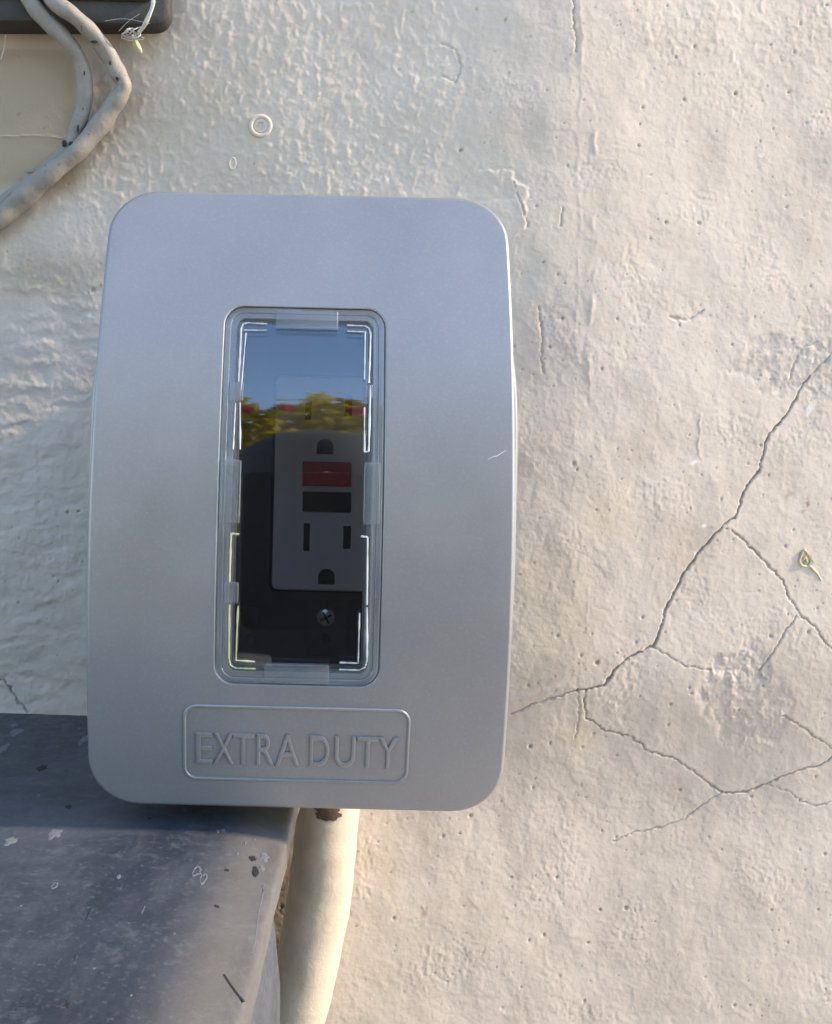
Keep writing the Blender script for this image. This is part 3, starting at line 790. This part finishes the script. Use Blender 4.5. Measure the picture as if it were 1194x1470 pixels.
off = [15, 16, 17, 16, 13, 9, 7, 6, 5.5, 5, 4.5, 4.5, 4.5, 4.2, 4, 4, 4, 4, 4, 4, 4, 4]
pa = catmull([PW(x, y, o_) for (x, y), o_ in zip(A, off)], 10)
ra = np.interp(np.arange(len(pa)) / 170.0, [0, .38, .44, .5, .62, .75, 1], [3.0, 3.0, 2.7, 3.3, 3.5, 3.9, 3.7])
v, f = tube(pa, ra, 22, .06, seed=1); ca = mesh('cable', v, f, M_CABLE)
tag(ca, 'thick cream painted cable with a sharp kink beside the dark enclosure', 'cable', GR)
B = [(20, -60), (30, -20), (50, 12), (74, 37), (97, 60), (114, 86), (121, 116), (121, 143), (113, 176), (101, 205), (86, 226), (58, 250), (26, 274), (-10, 298), (-60, 325), (-130, 346), (-300, 373), (-700, 384), (-1300, 374), (-1900, 379)]
off = [14, 15, 15, 13.5, 11, 8, 6, 5, 4, 3.4, 3, 2.6, 2.4, 2.4, 2.4, 2.4, 2.6, 2.6, 2.6, 2.6]
pb = catmull([PW(x, y, o_) for (x, y), o_ in zip(B, off)], 10)
v, f = tube(pb, np.interp(np.arange(len(pb)) / 150.0, [0, .4, .7, 1], [2.8, 2.9, 2.6, 2.4]), 20, .05, seed=2); cb = mesh('cable', v, f, M_CABLE)
tag(cb, 'thinner cream painted cable curving smoothly and joining the kinked one', 'cable', GR)
def lump(name, c, r, mat, par, seed, e=(1, 1, 1)):
    bm = bmesh.new(); bmesh.ops.create_icosphere(bm, subdivisions=2, radius=1)
    rng = np.random.RandomState(seed)
    vs = [tuple(c[i] + r * e[i] * q.co[i] * (1 + .3 * (rng.rand() - .5)) for i in range(3)) for q in bm.verts]
    fs = [tuple(x.index for x in q.verts) for q in bm.faces]; bm.free(); return mesh(name, vs, fs, mat, par)
lump('dirt_clump', PW(92, 206, 6.5), 1.0, M_SCUFF, cb, 1, (.8, .8, 1.4)); lump('dirt_clump', PW(103, 207, 7), .9, M_SCUFF, cb, 4, (1.5, .6, 1.1))
lump('dirt_clump', PW(112, 185, 7.4), .8, M_SCUFF, cb, 2, (.5, .5, 2.2)); lump('paint_flake', PW(42, 246, 5), 1.2, M_CABLE, ca, 3, (2.0, .4, .6))
lump('paint_flake', PW(5, 290, 5), 1.2, M_CABLE, ca, 5, (2.4, .4, .7)); lump('paint_flake', PW(38, 262, 4.5), 1.0, M_CABLE, ca, 6, (1.6, .4, .8))
lump('dark_chip', PW(135, 60, 13.9), .7, M_SCUFF, ca, 7, (1.9, .3, .8)); lump('dark_chip', PW(168, 110, 9.0), .7, M_SCUFF, ca, 8, (.9, .3, 2.2)); lump('dark_chip', PW(158, 90, 10.6), .55, M_SCUFF, ca, 9, (.7, .3, 1.6))
lump('dark_chip', PW(121, 105, 9.4), .5, M_SCUFF, cb, 10, (.5, .3, 1.8))
# thread with a knot and a yellow husk
th = catmull([PW(219, -8, 13), PW(219, 6, 13), PW(214, 22, 12.5), (PW(207, 36, 11)), PW(199, 47, 9)], 6)
mbt = MB(); mbt.add(*tube(th, .62, 8, .25, seed=4))
for s in range(5):
    rng = np.random.RandomState(60 + s); c = np.array([192 + 5 * rng.randn() * .6, 49 + 3 * rng.randn() * .6])
    lp = [PW(c[0] + (9 + 4 * rng.rand()) * math.cos(t) * (1 + .2 * math.sin(3 * t + s)), c[1] + (7 + 4 * rng.rand() * 0) * math.sin(t + s), 7.5 + 1.5 * math.sin(2 * t + s)) for t in np.linspace(0, 5.2, 26)]
    mbt.add(*tube(lp, .16 if s else .3, 6, .2, seed=s))
thr = mbt.build('thread', M_THREAD); tag(thr, 'frayed white thread knotted below the dark enclosure', 'thread')
hk = catmull([PW(190, 50, 7.5), PW(194, 60, 6.5), PW(199, 70, 5.5), PW(203, 76, 5)], 5)
v, f = tube(hk, np.interp(np.linspace(0, 1, len(hk)), [0, .3, .8, 1], [.5, 1.2, .8, .3]), 8, .15); mesh('husk', v, f, M_HUSK, thr)
# cobweb strands
def strand(pts, label, r=.07):
    q = catmull([PW(x, y, o_) for x, y, o_ in pts], 5); v, f = tube(q, r, 5)
    o = mesh('cobweb_strand', v, f, M_THREAD); tag(o, label, 'cobweb', 'cobweb strands by the enclosure')
strand([(0, 195, 1.0), (50, 194, 1.2), (92, 198, 3)], 'level cobweb strand running to the lower dirt clump on the cables'); strand([(150, 30, 14), (180, 27, 13.5), (215, 34, 12)], 'flat cobweb strand across the enclosure front to the thread'); strand([(170, 45, 12), (185, 30, 13), (200, 20, 13)], 'steep cobweb strand rising across the enclosure front beside the thread')
strand([(8, 50, 9), (6, 68, 3), (1, 85, 1.5)], 'curled dirty strand hanging from the bottom edge of the enclosure', .22)

# ------------------------------------------------------------------ painted-over wall fastener
fc = PW(374, 181); fy = fc[1]
fast = thing('wall_screw', 'round painted over screw with star socket set in the stucco', 'screw', (fc[0], fy, fc[2] - 4))
def fring(r, y, star=0.0, n=36): return [(fc[0] + (r + star * math.cos(6 * 2 * math.pi * k / n)) * math.cos(2 * math.pi * k / n), fy + y, fc[2] + (r + star * math.cos(6 * 2 * math.pi * k / n)) * math.sin(2 * math.pi * k / n)) for k in range(n)]
v, f = loft([fring(4.5, 1.5), fring(4.35, -.3), fring(3.9, -.62), fring(3.3, -.62), fring(2.9, -.45), fring(2.7, -.1)]); mesh('washer', v, f, M_WALL, fast, angle=50)
v, f = loft([fring(2.75, .1), fring(2.5, -.35), fring(1.55, -.45, .22), fring(1.45, .7, .22), fring(.3, .75)], False, True); mesh('screw_head', v, f, M_WALL, fast, angle=40)
# small oval of old filler below it
oc2 = PW(334, 235)
v, f = loft([[(oc2[0] + rx * math.cos(a), oc2[1] + y, oc2[2] + rz * math.sin(a)) for a in np.linspace(0, 2 * math.pi, 25)[:-1]] for rx, rz, y in ((1.6, 2.7, .9), (1.45, 2.5, -.35), (1.1, 2.1, -.5), (.8, 1.7, -.2), (.3, .8, -.15))], False, True)
o = mesh('wall_plug', v, f, M_WALL); tag(o, 'small painted over oval plug on the stucco near the round screw', 'plug')

# ------------------------------------------------------------------ yellow husk on the right
hp = [(1152, 792), (1149, 800), (1147, 806), (1151, 812), (1160, 813), (1165, 806), (1161, 798), (1155, 790), (1152, 792)]
mbh = MB(); q = catmull([PW(x, y, .1) for x, y in hp], 5); mbh.add(*tube(q, .45, 8, .3, seed=5))
q = catmull([PW(x, y, .1) for x, y in [(1160, 811), (1168, 818), (1174, 824), (1179, 834)]], 5); mbh.add(*tube(q, np.interp(np.linspace(0, 1, len(q)), [0, 1], [.55, .2]), 8, .2, seed=6))
q = catmull([PW(x, y, .3) for x, y in [(1153, 803), (1156, 800), (1158, 807)]], 4); mbh.add(*tube(q, .45, 8, .2, seed=7))
o = mbh.build('dry_husk', M_HUSK); tag(o, 'dry yellow seed husk with a tail stuck to the cracked stucco', 'husk')

# ------------------------------------------------------------------ what the window reflects: hedge, photographer
def leaf_mat(name, col, trans):
    m = bpy.data.materials.new(name); m.use_nodes = True; t = m.node_tree; t.nodes.clear()
    o = t.nodes.new('ShaderNodeOutputMaterial'); d = t.nodes.new('ShaderNodeBsdfDiffuse'); s = t.nodes.new('ShaderNodeBsdfTranslucent'); mx = t.nodes.new('ShaderNodeMixShader')
    c = obj_coords(t); cc_ = ramp(t, noise(t, c, 9, 3), [(.3, tuple(x * .6 for x in col)), (.7, tuple(x * 1.5 for x in col))])
    t.links.new(cc_, d.inputs[0]); t.links.new(cc_, s.inputs[0]); mx.inputs[0].default_value = trans
    t.links.new(d.outputs[0], mx.inputs[1]); t.links.new(s.outputs[0], mx.inputs[2]); t.links.new(mx.outputs[0], o.inputs[0]); return m
M_LEAF = leaf_mat('hedge_leaf', (.55, .46, .07), .55)
M_FLOWER = leaf_mat('red_bract', (.50, .06, .12), .5)
M_BARK = plain('hedge_bark', (.12, .09, .06), .9, .3, 30)
hedge = thing('flowering_hedge', 'tall yellow green hedge with red flowers mirrored in the cover window', 'hedge', (0, -5000, GZ))
def leaves(name, n, fn, size, mat, seed, par):
    r = np.random.RandomState(seed); V = []; F = []
    for k in range(n):
        c = fn(r); a = r.randn(3); a /= np.linalg.norm(a); b_ = np.cross(a, r.randn(3)); b_ /= np.linalg.norm(b_)
        s = size * (.6 + .8 * r.rand()); i = len(V)
        V += [tuple(c - a * s), tuple(c + b_ * s * .45), tuple(c + a * s), tuple(c - b_ * s * .45)]; F.append((i, i + 1, i + 2, i + 3))
    return mesh(name, V, F, mat, par, smooth=False)
def hf(r):
    x = (r.rand() - .5) * 4800; top = 2110 + 80 * math.sin(x * .004) + 45 * math.sin(x * .013 + 1) + 60 * math.sin(x * .031)
    z = GZ + 150 + (top - GZ - 150) * r.rand() ** .8
    return np.array([x, -5000 + 330 * r.randn() * (.7 if z < top - 300 else .5), z])
leaves('crown', 36000, hf, 62, M_LEAF, 1, hedge)
for k, x in enumerate((-2400, -1500, -700, 150, 900, 1700, 2500)):
    p = [(x, -5000, GZ - 20), (x + 40, -4980, GZ + 700), (x - 60, -5030, GZ + 1600), (x + 30, -5000, GZ + 2900)]
    v, f = tube(catmull(p, 6), np.linspace(60, 14, 19), 10, .06, seed=k); mesh('trunk', v, f, M_BARK, hedge)
for k, (x, z) in enumerate(((-120, 1830), (-330, 1780), (260, 1800), (-900, 1700), (-1800, 1650))):
    leaves('flower_cluster', 55, lambda r, x=x, z=z: np.array([x + 40 * np.clip(r.randn(), -1.6, 1.6) * .6, -4480 + 40 * np.clip(r.randn(), -1.3, 1.3), z + 24 * np.clip(r.randn(), -1.3, 1.3)]), 34, M_FLOWER, 70 + k, hedge)

def photographer():
    root = thing('person', 'person in dark clothes holding up a phone, mirrored in the window', 'person', (20, -980, GZ))
    J = {}; E = []; order = []; Y = -900; DH = 75
    def j(n, p, r, par=None):
        if n in ('pelvis', 'waist', 'chest', 'should', 'neck', 'jaw', 'head', 'crown', 'lsh', 'rsh'): p = (p[0], p[1], p[2] + DH * (p[2] - GZ) / 1690)
        J[n] = len(order); order.append((p, r))
        if par: E.append((J[par], J[n]))
    j('pelvis', (20, Y - 60, -600), (165, 120)); j('waist', (20, Y - 60, -440), (140, 105), 'pelvis'); j('chest', (20, Y - 50, -260), (165, 115), 'waist')
    j('should', (20, Y - 40, -165), (120, 85), 'chest'); j('neck', (20, Y - 25, -95), (55, 58), 'should'); j('jaw', (18, Y + 5, -30), (66, 78), 'neck')
    j('head', (18, Y + 2, 60), (78, 95), 'jaw'); j('crown', (18, Y - 5, 125), (58, 72), 'head')
    for s, n in ((-1, 'l'), (1, 'r')):
        j(n + 'sh', (20 + s * 175, Y - 40, -185), (62, 62), 'should');
        if s > 0:
            H = lambda x, y, z: (6 + x, Y + y, z)
        else:                                   # the left arm hangs at the side
            H = lambda x, y, z: (-185 + (x + 54) * .9, Y - 20 + (y - 500) * .4, -700 - (z + 222))
        j(n + 'el', (20 + s * 215, Y + 130, -400) if s > 0 else (-225, Y - 60, -440), (44, 44), n + 'sh')
        j(n + 'wr', H(s * 95, 400, -305) if s > 0 else (-205, Y - 20, -640), (29, 25), n + 'el'); j(n + 'palm', H(s * 54, 500, -222), (32, 18), n + 'wr')
        for q, (dx, dz) in enumerate(((0, 34), (3, 14), (4, -6), (4, -24))):
            if s > 0: a_, b_ = H(47, 534, -175 + dz), H(24 + q * 2, 539, -171 + dz)
            else: a_, b_ = (-190, Y - 50 + q * 21, -755), (-182, Y - 48 + q * 20, -800 + abs(q - 1.5) * 8)
            j(n + 'f%d' % q, a_, (9, 9), n + 'palm'); j(n + 'g%d' % q, b_, (8, 8), n + 'f%d' % q)
        j(n + 't0', H(44, 500, -165) if s > 0 else (-180, Y + 20, -715), (11, 11), n + 'palm'); j(n + 't1', H(36, 512, -137) if s > 0 else (-170, Y + 36, -748), (9, 9), n + 't0')
        j(n + 'hip', (20 + s * 95, Y - 60, -690), (95, 98), 'pelvis'); j(n + 'kn', (20 + s * 110, Y - 30, -1060), (60, 64), n + 'hip'); j(n + 'an', (20 + s * 115, Y - 70, -1425), (40, 45), n + 'kn')
        j(n + 'toe', (20 + s * 128, Y + 90, -1468), (42, 28), n + 'an')
    me = bpy.data.meshes.new('body'); me.from_pydata([tuple(c * MM for c in p) for p, r in order], E, []); me.update()
    o = bpy.data.objects.new('body_tmp', me); COL.objects.link(o)
    o.modifiers.new('s', 'SKIN'); 
    if not me.skin_vertices: return
    for k, (p, r) in enumerate(order): me.skin_vertices[0].data[k].radius = (r[0] * MM, r[1] * MM)
    me.skin_vertices[0].data[0].use_root = True
    m = o.modifiers.new('d', 'SUBSURF'); m.levels = 2; m.render_levels = 2
    bpy.context.view_layer.update()
    ev = bpy.data.meshes.new_from_object(o.evaluated_get(bpy.context.evaluated_depsgraph_get()))
    co = np.array([q.co[:] for q in ev.vertices]) / MM; fs = [tuple(p.vertices) for p in ev.polygons]
    bpy.data.objects.remove(o)
    skin = plain('skin', (.30, .19, .13), .5, .08, 60); shirt = plain('navy_shirt', (.03, .035, .05), .85, .2, 200); jeans = plain('dark_trousers', (.03, .03, .035), .85, .2, 150); shoe = plain('dark_shoe', (.02, .02, .02), .6)
    b = mesh('body', co, fs, [skin, shirt, jeans, shoe], root, angle=80)
    for p in b.data.polygons:
        c = np.mean(co[list(p.vertices)], 0)
        p.material_index = 3 if c[2] < -1400 else (0 if c[0] < -150 and c[2] > -830 else 2) if c[2] < -560 else (1 if (c[2] < -120 + DH * .8 and c[1] < Y + 330 and c[2] > -560 and not (c[0] < -150 and c[2] < -600)) else 0)
    hair_m = plain('dark_hair', (.02, .015, .012), .6, .3, 200)
    # hair cap, nose, ears, eyes, mouth
    rs = []
    for a in np.linspace(.02, 2.15, 16):
        ring = []
        for k in range(28):
            q = 2 * math.pi * k / 28; front = math.sin(q)
            aa = a * (1 + .05 * front)
            ring.append((18 + 96 * math.sin(aa) * math.cos(q), Y - 2 + 112 * math.sin(aa) * front, 78 + DH + 108 * math.cos(aa) + 2.5 * math.sin(k * 5 + a * 9)))
        rs.append(ring)
    v, f = loft(rs, True, False); mesh('hood', v, f, shirt, root)
    lump('nose', np.array([18, Y + 98, 30 + DH]), 13, skin, root, 1, (.8, 1.3, 1.5))
    for s in (-1, 1):
        lump('ear', np.array([18 + s * 80, Y - 5, 35 + DH]), 20, skin, root, 2, (.4, .8, 1.4)); lump('eye', np.array([18 + s * 30, Y + 84, 52 + DH]), 10, M_BLK, root, 3, (1.3, .7, .7))
    lump('mouth', np.array([18, Y + 84, -12 + DH]), 14, M_RED, root, 4, (1.7, .5, .5))
photographer()
def phone():
    ph = thing('phone', 'black phone held up to photograph the outlet cover', 'phone', (6, -372, -144))
    rs = [[(x, y, z) for x, z in rr(6, -50, 40 - i, 92 - i, 9 - i, 6, 4, 6)] for i, y in ((1.2, -376), (0, -374.5), (0, -369.5), (1.2, -368))]
    v, f = loft(rs, True, True); mesh('body', v, f, M_BLK, ph)
    rs = [[(x, y, z) for x, z in rr(0, 0, 7 - i, 12 - i, 4, 6, 2, 3)] for i, y in ((0, -368.2), (0, -366.4), (.6, -366))]
    v, f = loft(rs, False, True); mesh('lens_bump', v, f, M_SLOT, ph)
phone()
